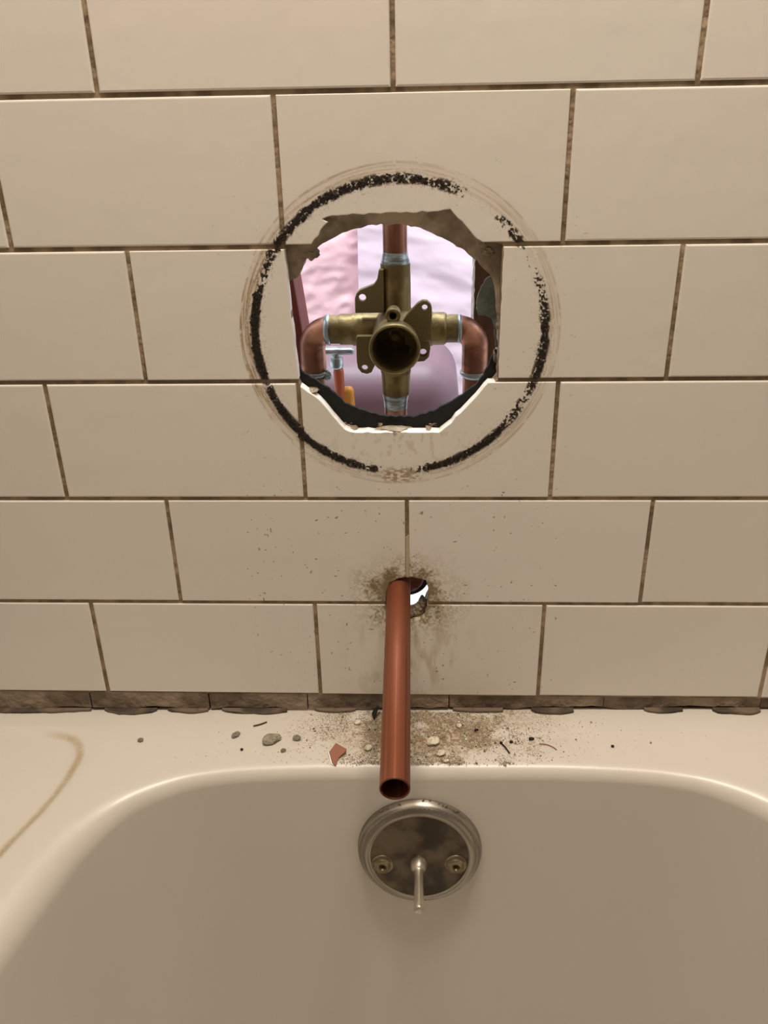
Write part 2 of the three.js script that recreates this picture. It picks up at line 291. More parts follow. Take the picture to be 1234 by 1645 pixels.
// thinset lumps left on the edge of the hole
{
  const lump = (x, y, z, sx, sy, sz, s) => { const g = new THREE.IcosahedronGeometry(1, 3), p = g.attributes.position; for (let i = 0; i < p.count; i++) { const k = 0.45 + 0.7 * fbm(p.getX(i) * 1.5 + s, p.getY(i) * 1.5 + p.getZ(i) * 1.3, s, 3) + 0.55 * Math.abs(fbm(p.getX(i) * 4 + s, p.getY(i) * 4 - p.getZ(i) * 4, s + 5, 3) - .5) * 2; p.setXYZ(i, p.getX(i) * k * sx, p.getY(i) * k * sy, p.getZ(i) * k * sz); } g.computeVertexNormals(); return g.translate(x, y, z); };
  for (const [x, y, z, a, b, c, s] of [[-23, -188.5, -13, 4.5, 3.2, 5, 1], [-29, -184, -15, 3, 2.4, 4, 2], [6, -190.4, -7, 11, 1.5, 7, 3], [-45, -165.2, -8, 6, 1.6, 7, 15], [-19, -190.6, -8, 3, 2, 6, 16], [27, -190.6, -8, 2.4, 1.6, 7, 17], [30, -189, -13, 4, 2.4, 5, 4], [37, -185.6, -15, 3, 2, 4, 5], [-3, -189, -11, 2.5, 2.2, 3, 6], [61, -163, -12, 3, 3, 4, 7], [66.4, -146, -10, 1.4, 4, 3, 8], [60.5, -84, -9, 4.5, 3, 2.5, 9], [57.5, -80, -8, 3, 3, 2, 10], [-40, -84, -10, 5, 4, 3, 11], [20.5, -323, -6, 5, 6, 3, 12], [14, -325, -5, 4, 4, 3, 13], [23, -317.5, -7, 3, 4, 3, 14]])
    part(wall, 'thinset_lump', metreUV(lump(x, y, z, a, b, c, s)), M.thinset);
}
// fresh white core of the board on the upward cut, and the green-faced flap at the right
part(wall, 'board_core', metreUV(plate(ragged([[-48, -163.2], [-39, -171], [-25, -190], [-20, -191.8], [-7, -191.6], [-7, -193.5], [-22, -194], [-40, -175], [-51, -165]].reverse(), 2.5, 0.3, 41, true), -11, -8.2, 0.2)), M.gypsum, { label: 'raw white broken edge' });
part(wall, 'board_core', metreUV(plate(ragged([[18, -192.4], [33, -191.6], [41, -185.2], [56, -167.5], [59, -170], [42, -190], [34, -195], [18, -195]].reverse(), 2.5, 0.3, 42, true), -11, -8.2, 0.2)), M.gypsum, { label: 'raw white broken edge' });
part(wall, 'board_flap', metreUV(plate(ragged([[63.4, -96.5], [59, -100.5], [56, -106], [54.6, -112], [54.4, -117], [55.6, -121], [60, -120.6], [63.4, -123], [65.4, -129], [66.2, -140], [68, -140], [68, -96.5]], 2, 0.3, 43, true), -11.5, -8.6, 0.3)), M.green, { label: 'greenish torn board face' });
// black membrane behind the board
part(wall, 'membrane', metreUV(plate([...ragged([[-57, -122], [-55.3, -129], [-53.6, -148], [-50.9, -155.6], [-43.1, -160.8], [-31.1, -170], [-25.1, -176], [-13.9, -181.4], [-1.4, -184.8], [17.5, -185.6], [30.1, -181.6], [43.7, -174.4], [55.9, -165.4], [62.9, -153.9], [67, -143]].map(([x, y]) => [x * 0.985 + .2, y + 2.1]), 2.5, 0.5, 44), [69, -143], [69, -197], [-57, -197], [-57.5, -124]].reverse(), -11.6, -9, 0.3)), M.black, { label: 'black sheet with a ragged scooped edge' });

// ---------------------------------------------------------------- black caulk bits standing on the mark
{
  const R = rng(55), L = [];
  const bit = (x, y, r, flat, s) => {
    const g = new THREE.IcosahedronGeometry(1, 1), p = g.attributes.position; const ca = Math.cos(s), sa = Math.sin(s);
    for (let i = 0; i < p.count; i++) { const k = 0.55 + 0.9 * hash(Math.round(p.getX(i) * 50) + Math.floor(s * 97), Math.round(p.getY(i) * 50 + p.getZ(i) * 31), 3); const a = p.getX(i) * k * r * 1.5, b = p.getY(i) * k * r; p.setXYZ(i, a * ca - b * sa, a * sa + b * ca, p.getZ(i) * k * flat); }
    g.computeVertexNormals(); return g.translate(x, y, 0.1);
  };
  for (let n = 0; n < 5200; n++) {
    const a = R() * 360, bk = clockVal(CLOCK, a); if (R() > bk * bk * 1.05) continue;
    const r = ringR(a) + (R() + R() + R() - 1.5) * 2.1, t = a * Math.PI / 180, x = RC[0] + r * Math.sin(t), y = RC[1] + r * Math.cos(t);
    if (fbm(x * 0.5, y * 0.5, 52, 3) < 0.68 - 0.42 * bk) continue;
    if (Math.abs(y + 78.6) < 1.2 && x > 68) continue;
    L.push(bit(x, y, 0.25 + 0.55 * R() * R(), 0.15 + 0.3 * R(), -t + (R() - .5)));
  }
  const g = merge(L); g.translate(-RC[0], -RC[1], 0); g.scale(.001, .001, .001);
  const m = new THREE.Mesh(g, M.residue); m.name = 'caulk_residue'; m.position.set(RC[0] / 1000, H + RC[1] / 1000, 0);
  m.userData = { kind: 'stuff', label: 'black crumbly caulk residue in a ring around the valve hole', category: 'caulk residue' };
  sh(m); scene.add(m);
}

// ---------------------------------------------------------------- shower valve in the hole
{
  const X = 5.4, Y = -149.6, Z = -85;
  const v = thing('shower_valve', 'brass shower valve with soldered copper pipes seen through the big round hole', 'valve', [X, Y, Z]);
  // body: upper and lower barrels, two side arms and the hub that carries the port
  const up = lathe([[8.2, 0], [10.4, 2], [10.4, 14], [10.0, 15], [10.0, 30], [9.8, 43.6], [9.0, 44.4], [8.4, 44.4]], [X, Y, Z], [0, 1, 0]);
  const dn = lathe([[8.2, 0], [10.6, 4], [10.4, 30], [10.0, 31], [9.6, 45.6], [8.6, 46.2], [8.4, 46.2]], [X - .6, Y, Z], [0, -1, 0]);
  const armL = lathe([[8, 0], [11.6, 6], [11.6, 22], [11.0, 23], [11.0, 29], [10.3, 30], [10.3, 38], [9.6, 38.5], [9.6, 45.6], [8.2, 46]], [X, Y, Z], [-1, 0, 0]);
  const armR = lathe([[8, 0], [11.6, 6], [11.6, 24], [10.9, 25], [10.9, 32], [10.4, 33], [10.0, 33.6], [9.4, 34], [9.4, 41], [8.2, 41.4]], [X, Y, Z], [1, 0, 0]);
  const hub = lathe([[14, -10], [16, -6], [16.2, 6], [15.2, 16], [14.6, 22], [14.2, 32], [13.6, 34]], [X, Y, Z], [0, -0.03, 1], 48);
  const cap = new THREE.SphereGeometry(15, 28, 18).scale(1, 1, .4).translate(X, Y, Z);
  part(v, 'body', merge([up, dn, armL, armR, hub, cap]), M.brass);
  // port: open cylinder with a rolled rim
  const port = lathe([[13.4, -14], [15.2, -13], [15.4, -4], [16.2, -3], [16.5, -1.5], [16.4, 0.4], [15.6, 1.0], [14.6, 0.6], [14.2, -0.8], [14.0, -3], [13.7, -12], [12.9, -13], [12.7, -28], [5, -29], [4.6, -36], [0, -36]], [X + .1, Y - 1.4, -43], [0, -0.03, 1], 64);
  part(v, 'port', port, M.brass, { label: 'round open cartridge port with a rolled rim' });
  // lug on top of the port with a screw hole
  const lug = lathe([[4.6, -9], [4.8, 0], [4.2, .6], [2.4, .6], [2.2, -8], [0, -8.2]], [X - 1, Y + 17.2, -54], [0, 0, 1], 24);
  part(v, 'retainer_lug', lug, M.brass);
  // four mounting ears with a hole each
  const circ = (x, y, r, n = 20) => Array.from({ length: n }, (_, k) => [x + r * Math.cos(-k / n * 6.2832), y + r * Math.sin(-k / n * 6.2832)]);
  const ear = (pts, hole, z0, z1) => part(v, 'mounting_ear', plate(pts, z0, z1, 0.5, [circ(...hole)]), M.brass);
  ear([[-2, -136], [-21.2, -136], [-21.2, -126.5], [-20, -123.2], [-17.6, -120.8], [-8.5, -117.4], [-6.4, -114.6], [-5, -108], [-2, -108]].reverse(), [-16.2, -126, 2.45], -80, -75);
  ear([[12, -152], [10.5, -137], [14, -131.8], [20.2, -125.6], [23.2, -123.9], [26, -124], [28.4, -126.2], [29.2, -129], [29.3, -149.6], [22, -150.4], [20, -156]].reverse(), [24.6, -128.3, 1.9], -62, -57.5);
  ear([[-8, -146.6], [-19.2, -146.6], [-20, -148], [-20, -163.5], [-19.4, -168], [-17.2, -171.2], [-13.4, -172.2], [-10.4, -171], [-7, -164]], [-14.9, -168, 2.1], -62, -57.5);
  ear([[16, -151], [27.6, -151], [28.4, -156], [27.4, -162], [24.4, -164.8], [20, -165.2], [14, -160]].reverse(), [23.6, -158.8, 2.4], -66, -61);
  // copper parts
  part(v, 'riser_pipe', tube([[X, Y + 40, Z], [X, Y + 120, Z], [X, Y + 330, Z]], 7.95), M.oldCopper);
  part(v, 'solder_joint', lathe([[8.0, -1], [9.4, -.6], [9.3, 1.2], [8.6, 3.5], [8.05, 7]], [X, Y + 44.4, Z], [0, 1, 0]), M.solder);
  part(v, 'outlet_pipe', tube([[X - 1, Y - 44, Z], [X - 1, Y - 90, Z], [X + .5, Y - 130, Z]], 7.95), M.oldCopper);
  part(v, 'solder_joint', lathe([[8.0, -1], [9.0, -.6], [9.0, 1], [8.4, 5], [8.05, 10]], [X - 1, Y - 46.2, Z], [0, -1, 0]), M.solder);
  const elbow = (s, x0, drop) => { // quarter turn from the arm down
    const pts = [[X + s * 40, Y, Z]]; for (let k = 0; k <= 10; k++) { const a = k / 10 * Math.PI / 2; pts.push([X + s * (x0 + 12.5 * Math.sin(a)), Y - 12.5 + 12.5 * Math.cos(a), Z]); } pts.push([X + s * (x0 + 12.5), Y - drop, Z]); return pts;
  };
  part(v, 'elbow', tube(elbow(-1, 45, 30), 8.9, 60), M.oldCopper); part(v, 'elbow', tube(elbow(1, 41, 31), 8.9, 60), M.oldCopper);
  part(v, 'solder_joint', lathe([[9.0, 0], [10.6, .4], [10.2, 2.4], [9.05, 4.2]], [X - 44.6, Y, Z], [-1, 0, 0]), M.solder);
  part(v, 'solder_joint', lathe([[8.0, 0], [9.4, .4], [9.6, 1.6], [9.0, 3]], [X + 41, Y, Z], [1, 0, 0]), M.solder);
  part(v, 'solder_joint', lathe([[8.95, -1.5], [10.4, -1], [10.6, .6], [9.2, 1.6], [8.0, 2]], [X - 57.5, Y - 30, Z], [0, -1, 0]), M.solder);
  part(v, 'solder_joint', lathe([[8.95, -1.5], [9.9, -1], [10, .6], [8.0, 3]], [X + 53.5, Y - 31, Z], [0, -1, 0]), M.solder);
  part(v, 'supply_pipe', tube([[X - 57.5, Y - 29, Z], [X - 57.5, Y - 120, Z], [X - 57.5, -449, Z]], 7.95), M.oldCopper);
  part(v, 'supply_pipe', tube([[X + 53.5, Y - 30, Z], [X + 53.5, Y - 120, Z], [X + 53.5, -449, Z]], 7.95), M.oldCopper);
  part(v, 'solder_drip', new THREE.SphereGeometry(3, 16, 12).scale(1, 1.3, 1).translate(X - 47.5, Y - 31.5, Z + 3), M.solder);
}
// ---------------------------------------------------------------- copper stub for the spout
{
  const A = [6.9, -302.6, -30], B = [9.3, -316.0, 170];
  const d = V(B[0] - A[0], B[1] - A[1], B[2] - A[2]), L = d.length(); d.normalize();
  const t = thing('copper_pipe', 'bare copper pipe stub poking out of the small lower hole over the tub', 'pipe', [8.6, -312, 110]);
  const g = lathe([[0, 6], [7.0, 6], [7.0, L - .9], [7.2, L], [7.9, L], [7.95, L - .6], [7.95, 0]], A, [d.x, d.y, d.z], 48);
  { const uv = g.attributes.uv; for (let i = 0; i < uv.count; i++) uv.setXY(i, uv.getX(i) * 0.5, uv.getY(i) * 2); }
  part(t, 'tube', g, M.copper);
  part(t, 'fitting', lathe([[0, 8], [9, 7.6], [12, 6.4], [12.4, 4], [12.2, -16], [0, -16]], [12.2, -318.6, -46], [0.05, 0.1, 1], 40), M.copper, { label: 'brown copper fitting inside the hole' });
  part(t, 'gasket', lathe([[12.3, 3], [16.2, 2.6], [16.4, 0.6], [15.6, -.4], [12.3, -.6]], [12.2, -318.6, -46], [0.05, 0.1, 1], 40), M.black, { label: 'black ring round the fitting' });
}

// ---------------------------------------------------------------- the bathtub
const DECK = -407, TILT = 0.0125, CX = 35, ZN = 50, ZF = 1370;
const tub = thing('bathtub', 'white enamel bathtub with a rounded basin below the tiled wall', 'bathtub', [0, DECK, 0]);
tub.rotation.z = TILT;
const sideR = nx => 10 + 12 * nx * nx;
const SLOPE = 0.06;
function lipCurve(n) {
  const q = [[0, 0], [90, .5], [153, 6], [185, 15], [218, 35], [241, 66], [256, 112], [272, 190], [284, 330], [288, (ZF - ZN) / 2]];
  const pts = [];
  for (let i = q.length - 1; i > 0; i--) pts.push([-q[i][0], q[i][1]]);
  for (let i = 0; i < q.length; i++) pts.push([q[i][0], q[i][1]]);
  const full = pts.map(p => V(CX + p[0], 0, ZN + p[1]));
  for (let i = pts.length - 2; i > 0; i--) full.push(V(CX + pts[i][0], 0, ZF - pts[i][1]));
  const c = new THREE.CatmullRomCurve3(full, true, 'centripetal');
  return { pts: c.getSpacedPoints(n).slice(0, n) };
}
function profile(r, depth) {            // [inward, down] from the lip
  const ang = Math.PI / 2 - Math.atan(SLOPE), out = [];
  for (let k = 0; k <= 12; k++) { const a = ang * k / 12; out.push([r * Math.sin(a), r * (1 - Math.cos(a))]); }
  const [x0, y0] = out[out.length - 1], R2 = 70, flat = depth - R2 * (1 - Math.cos(ang)), straight = flat - y0;
  for (let k = 1; k <= 18; k++) out.push([x0 + SLOPE * straight * k / 18, y0 + straight * k / 18]);
  const [x1, y1] = out[out.length - 1];
  for (let k = 1; k <= 10; k++) { const a = ang - ang * k / 10; out.push([x1 + R2 * (Math.sin(ang) - Math.sin(a)) , y1 + R2 * (Math.cos(a) - Math.cos(ang))]); }
  return out;
}
function wallZ(y) { const h = DECK - y, pr = profile(10, 340); for (let i = 1; i < pr.length; i++) if (pr[i][1] >= h) { const t = (h - pr[i - 1][1]) / (pr[i][1] - pr[i - 1][1]); return ZN + pr[i - 1][0] + t * (pr[i][0] - pr[i - 1][0]); } return ZN + 80; }
// groove of the raised panel on the left deck, as a line in plan
const PANEL = new THREE.CatmullRomCurve3([[-420, 22], [-330, 22], [-262, 22], [-238, 23.5], [-222, 29.5], [-214, 42], [-213.5, 62], [-219, 90], [-233, 130], [-256, 210], [-272, 330], [-276, 700]].map(p => V(p[0], 0, p[1])), false, 'centripetal').getPoints(72).map(p => [p.x, p.z]);
function panelDist(x, z) { let d = 1e9, s = 1; for (let i = 1; i < PANEL.length; i++) { const [ax, az] = PANEL[i - 1], [bx, bz] = PANEL[i], ux = bx - ax, uz = bz - az, t = Math.min(1, Math.max(0, ((x - ax) * ux + (z - az) * uz) / (ux * ux + uz * uz))), px = ax + ux * t - x, pz = az + uz * t - z, q = Math.hypot(px, pz); if (q < d) { d = q; s = (ux * (z - az) - uz * (x - ax)) > 0 ? -1 : 1; } } return d * s; }
function deckH(x, z) { // + outside the panel
  const d = panelDist(x, z); return -2.4 * (1 - sm(-5, 5, d)) - 0.7 * Math.exp(-Math.pow(d / 2.2, 2)) + 0.3 * (fbm(x * .02, z * .02, 9, 2) - .5);
}
const EX0 = -340, EX1 = 420, EZ0 = -8, EZ1 = 262;   // patch of the deck with stains (mm)
M.enamel.map = dataTex(1520, 540, (u, v, c) => {
  const x = EX0 + (EX1 - EX0) * u, z = EZ0 + (EZ1 - EZ0) * v; c[0] = 255; c[1] = 254; c[2] = 252;
  if (u < .003 || u > .997 || v < .006 || v > .994) return;
  if (x < -180) {  // tan line of old dirt along the moulded edge
    const d = Math.abs(panelDist(x, z) + .5), n = fbm(x * .07, z * .07, 15, 4), f = fbm(x * .9, z * .9, 17, 3);
    let t = (1 - sm(0.4, 3.4 + 2.4 * n, d)) * (0.22 + 0.34 * n) * (0.5 + f);
    if (z < 70) t *= sm(-252, -226, x + 10 * (n - .5));
    const b = [c[0], c[1], c[2]]; mix3(c, b, [196, 170, 122], Math.min(1, t * 1.2));
  }
  if (z < 58 && x > -140 && x < 200) { // brown silt ground into the enamel under the pipe
    const n = fbm(x * .06, z * .08, 19, 4), f = fbm(x * .7, z * .7, 23, 4), w = Math.exp(-Math.pow((x - 30) / 56, 2)) * (1 - sm(30, 56, z + 22 * (n - .5)));
    const t = w * sm(.36, .6, n) * (.3 + .8 * sm(.4, .6, f)); const b = [c[0], c[1], c[2]]; mix3(c, b, [168, 136, 98], Math.min(.85, t));
    const k = sm(.70, .76, f) * w; const b2 = [c[0], c[1], c[2]]; mix3(c, b2, [104, 80, 56], Math.min(.8, k));
  }
}, true, THREE.ClampToEdgeWrapping);
{
  const N = 900, lip = lipCurve(N).pts, pos = [], idx = [], uvs = [];
  const OX0 = -338, OX1 = 420, OZ0 = -5, OZ1 = 1500, DK = 70;
  const prof0 = profile(10, 340), rings = DK + prof0.length + 6;
  const cz = (ZN + ZF) / 2;
  for (let i = 0; i < N; i++) {
    const p = lip[i], a = lip[(i + N - 1) % N], b = lip[(i + 1) % N];
    const tx = b.x - a.x, tz = b.z - a.z, tl = Math.hypot(tx, tz); let nx = -tz / tl, nz = tx / tl;      // inward
    if (nx * (CX - p.x) + nz * (cz - p.z) < 0) { nx = -nx; nz = -nz; }
    // matching point of the outer rectangle, straight out from the lip
    let dx = -nx, dz = -nz, k = 1e9;
    if (dx < -1e-6) k = Math.min(k, (OX0 - p.x) / dx); if (dx > 1e-6) k = Math.min(k, (OX1 - p.x) / dx);
    if (dz < -1e-6) k = Math.min(k, (OZ0 - p.z) / dz); if (dz > 1e-6) k = Math.min(k, (OZ1 - p.z) / dz);
    const ox = p.x + dx * k, oz = p.z + dz * k;
    const push = (x, y, z) => { pos.push(x, y, z); uvs.push((x - EX0) / (EX1 - EX0), (z - EZ0) / (EZ1 - EZ0)); };
    push(ox, DECK - 400, oz); push(ox, DECK - 8, oz);
    for (let t = 0; t < DK - 2; t++) {
      const f = t / (DK - 2), x = ox + (p.x - ox) * f, z = oz + (p.z - oz) * f;
      push(x, DECK + deckH(x, z) - (t === 0 ? 1 : 0), z);
    }
    const pr = profile(sideR(nx), 340);
    for (const [o, h] of pr) push(p.x + nx * o, DECK - h + deckH(p.x, p.z) * (1 - sm(0, 20, h)), p.z + nz * o);
    const last = pr[pr.length - 1], lx = p.x + nx * last[0], lz = p.z + nz * last[0];
    for (let t = 1; t <= 6; t++) { const f = t / 6; push(lx + (CX - lx) * f, DECK - 340 - 4 * f, lz + (cz + (lz - cz) * .8 - lz) * f); }
  }
  for (let i = 0; i < N; i++) { const i2 = (i + 1) % N; for (let r = 0; r < rings - 1; r++) { const a = i * rings + r, b = i2 * rings + r, c = b + 1, d = a + 1; idx.push(a, d, b, b, d, c); } }
  const g = new THREE.BufferGeometry(); g.setAttribute('position', new THREE.Float32BufferAttribute(pos, 3)); g.setAttribute('uv', new THREE.Float32BufferAttribute(uvs, 2)); g.setIndex(idx); g.computeVertexNormals();
  M.enamel.side = THREE.DoubleSide;
  part(tub, 'shell', g, M.enamel);
}
const deckY = (x, z) => DECK + x * TILT + deckH(x, z);

// ---------------------------------------------------------------- overflow plate on the basin wall
{
  const px = 21.3, py = -473.6, pz = wallZ(py) + 1.2, n = [0, 0.12, 1];
  const o = thing('overflow_plate', 'round tarnished metal overflow plate with a short lever on the basin wall', 'overflow plate', [px, py, pz]);
  const N = V(...n).normalize(), UPV = V(0, 1, -0.12).normalize();
  const at = (x, u, h) => [px + x + N.x * h + UPV.x * u, py + N.y * h + UPV.y * u, pz + N.z * h + UPV.z * u];
  // rolled rim; its skirt has three drain notches along the lower edge
  const turned = (profile, p0, pl, seg) => { const g = new THREE.LatheGeometry(profile.map(p => new THREE.Vector2(p[0], p[1])), seg, p0, pl); g.rotateX(Math.PI / 2); return g.applyQuaternion(new THREE.Quaternion().setFromUnitVectors(V(0, 0, 1), N)).translate(px, py, pz); };
  const skirt = [[41, -6], [42.2, -7], [42.8, 0.8], [42.4, 2.6], [41, 5.4], [39.4, 6.9], [38.9, 7.3]], D = Math.PI / 180;
  const notches = [[-142, 13], [-103, 10], [-47, 12]].map(([a, w]) => [a + 90, w]);   // lathe angle 0 points down after the turn
  const arcs = []; for (let k = 0; k < 3; k++) { const a0 = notches[k][0] + notches[k][1], a1 = k < 2 ? notches[k + 1][0] : notches[0][0] + 360; arcs.push(turned(skirt, a0 * D, (a1 - a0) * D, k < 2 ? 12 : 60)); }
  const rim = merge([turned([[39.9, 6.42], [39.4, 6.9], [38.8, 7.4], [36, 8.6], [34, 8.8], [33.4, 8.2]], 0, Math.PI * 2, 72), ...arcs]);
  part(o, 'rim', rim, M.steel);
  part(o, 'face', metreUV(lathe([[34, 8.5], [32.4, 8.1], [24, 8.4], [10, 8.8], [0, 9]], [px, py, pz], n, 64)), M.tarnish, { label: 'dark tarnished face' });
  for (const [x, u] of [[-25.4, -6.5], [24.8, -5.5]]) {
    part(o, 'screw', lathe([[7.6, 8.2], [7.8, 8.9], [6.6, 9.6], [5.6, 9.5], [5.2, 10.8], [3.8, 11.7], [2.3, 11.9], [2.0, 8.6], [0, 8.5]], at(x, u, 0), n, 28), M.screw);
  }
  const ld = V(0.01, -0.05, 1).normalize();
  part(o, 'lever', lathe([[0, -5], [3.8, -4.6], [5.3, -3], [5.7, -.6], [5.4, 2.2], [4.2, 4.6], [3.1, 5.6], [3.0, 14], [3.3, 28], [3.6, 33], [3.4, 34.6], [2.2, 35.6], [0, 35.8]], at(-.6, -4.5, 11.5), [ld.x, ld.y, ld.z], 32), M.lever);
  { const R = rng(63); for (let k = 0; k < 14; k++) { const a = Math.PI * (.28 + .5 * R()), q = 42.4 + R() * .8; part(o, 'grit', crumbGeo(.5 + R() * .6, .5 + R() * .5, .5, 70 + k, 1).translate(...at(q * Math.cos(a), q * Math.sin(a), 2.5 + R() * 2)), M.crumb); } }
}

// ---------------------------------------------------------------- dirt on the ledge
{
  const R = rng(91);
  // grit and powder: far too many grains to count
  const base = new THREE.IcosahedronGeometry(1, 0); const cols = [[.36, .28, .18], [.50, .42, .30], [.26, .19, .12], [.72, .68, .60], [.17, .12, .08]];
  const n = 30000, inst = new THREE.InstancedMesh(base, std({ color: 0xffffff, roughness: 0.95 }), n), m = new THREE.Matrix4(), q = new THREE.Quaternion(), e = new THREE.Euler(); let k = 0, guard = 0;
  while (k < n && guard++ < 4e6) {
    const x = 30 + (R() + R() + R() - 1.5) * 150, z = 1 + Math.pow(R(), 0.8) * 54;
    const dens = Math.exp(-Math.pow((x - 26) / 52, 2)) * (1.1 - z / 62) * (0.08 + 1.5 * sm(0.40, 0.66, fbm(x * .09, z * .12, 93, 4))) + 0.004;
    if (R() > dens) continue;
    const s = (0.09 + 0.2 * R() + (R() < 0.025 ? 0.6 * R() : 0)) / 1000;
    q.setFromEuler(e.set(R() * 6, R() * 6, R() * 6)); m.compose(V(x / 1000, H + deckY(x, z) / 1000 + s * 0.35, z / 1000), q, V(s * (1 + R()), s * .8, s * (1 + R() * .6)));
    inst.setMatrixAt(k, m); const w = R(); const c = cols[w < .42 ? 0 : w < .66 ? 1 : w < .84 ? 2 : w < .93 ? 3 : 4]; inst.setColorAt(k, new THREE.Color().setRGB(...c.map(v => v * (0.8 + 0.3 * R())))); k++;
  }
  inst.count = k; inst.name = 'dust_and_grit'; inst.userData = { kind: 'stuff', label: 'brown dust and grit scattered on the ledge under the copper pipe', category: 'dust' }; inst.castShadow = inst.receiveShadow = true; scene.add(inst);
}
function crumbGeo(rx, ry, rz, s, lev = 2) { const g = new THREE.IcosahedronGeometry(1, lev), p = g.attributes.position; for (let i = 0; i < p.count; i++) { const k = 0.62 + 0.76 * fbm(p.getX(i) * 2.1 + s * 3.1, p.getY(i) * 1.6 + p.getZ(i) * 1.4 + s, s, 3); p.setXYZ(i, p.getX(i) * k * rx, p.getY(i) * k * ry, p.getZ(i) * k * rz); } g.computeVertexNormals(); return g; }
function crumb(name, label, cat, x, z, rx, ry, rz, s, mat, turn = 0, group) {
  const y = deckY(x, z), t = crumbGeo(rx, ry, rz, s).rotateY(turn); t.computeBoundingBox(); t.translate(0, -t.boundingBox.min.y - ry * .12, 0); t.scale(.001, .001, .001);
  const m = new THREE.Mesh(t, mat); m.name = numbered(name); m.position.set(x / 1000, H + y / 1000, z / 1000); m.userData = { label, category: cat }; if (group) m.userData.group = group; sh(m); scene.add(m); return m;
}
{
  // broken shard of pinkish tile body with a pale glazed edge
  const x = -34.9, z = 46, y = deckY(x, z), t = thing('tile_shard', 'flat pinkish brown kite-shaped shard on the ledge left of the copper pipe', 'shard', [x, y, z]);
  const g = plate([[-5.2, 1], [-1, 8], [6.5, 3.6], [6, 1.5], [1.6, -3.4], [0, -9.5], [-2.6, -7]].reverse(), 0, 2.2, 0.3).rotateX(-1.25).translate(x, y + 0.6, z);
  part(t, 'body', g, M.chip);
  part(t, 'glaze_edge', plate([[-5.9, 1], [-5.2, 1.2], [-2.6, -7], [-1.2, -9], [-3.2, -8]], 0, 2.0, 0.2).rotateX(-1.25).translate(x, y + 0.6, z), M.white, { label: 'pale broken edge' });
}
crumb('mortar_crumb', 'largest grey mortar crumb on the ledge, left of the pinkish shard', 'crumb', -81.5, 32, 6.2, 2.8, 4.2, 3, M.crumb, .4);
crumb('mortar_crumb', 'oval grey mortar crumb near the back of the ledge, left of the largest crumb', 'crumb', -108, 27, 3.2, 1.4, 2.2, 4, M.crumb, .9);
crumb('mortar_crumb', 'grey mortar crumb between the largest crumb and the pinkish shard', 'crumb', -64, 30, 3.0, 1.6, 2.4, 5, M.crumb, .2);
crumb('mortar_crumb', 'small grey mortar crumb in front of the largest crumb toward the shard', 'crumb', -72, 42, 1.8, 1, 1.4, 6, M.crumb, .2);
crumb('mortar_crumb', 'small grey crumb alone on the left corner of the tub ledge', 'crumb', -174, 32, 2.2, 1.2, 1.8, 7, M.crumb, .2);
crumb('mortar_crumb', 'small dark crumb at the far left in front of the oval crumb', 'crumb', -101, 41, 1.2, .8, 1, 8, M.darkBit, .2);
crumb('plaster_crumb', 'white plaster crumb right of the copper pipe in the brown dust', 'crumb', 31, 34, 4.6, 2.2, 4, 9, M.crumbWhite, .3);
crumb('plaster_crumb', 'white plaster crumb at the front of the brown dust beside the pipe', 'crumb', 36, 45, 3.2, 1.6, 2.4, 10, M.crumbWhite, .8);
crumb('plaster_crumb', 'white plaster crumb just left of the copper pipe', 'crumb', -14, 40, 3, 1.6, 2.2, 11, M.crumbWhite, .8);
crumb('plaster_crumb', 'round white plaster crumb close to the wall in the brown dust', 'crumb', 49, 17, 2, 1.4, 2, 12, M.crumbWhite, .8);
crumb('plaster_crumb', 'white plaster crumb close to the wall, left of the pipe', 'crumb', -23, 14, 2.4, 1.6, 2, 13, M.crumbWhite, .1);
crumb('plaster_crumb', 'tiny white plaster crumb nearest the basin lip', 'crumb', 39, 52, 1.8, 1.2, 1.4, 14, M.crumbWhite, .1);
crumb('black_crumb', 'shiny black crumb on the clean right part of the ledge', 'crumb', 98, 30, 1.9, 1, 1.3, 15, M.darkBit, .1);
crumb('black_crumb', 'small black crumb left of the shiny black crumb', 'crumb', 84, 33, 1.2, .8, 1.1, 16, M.darkBit, .1);
crumb('black_crumb', 'black crumb in the middle of the brown dust', 'crumb', 61, 21, 1.5, .9, 1.1, 17, M.darkBit, .5);
crumb('black_crumb', 'black crumb far right on the ledge, alone', 'crumb', 152, 37, 1.1, .7, 1, 18, M.darkBit, .5);
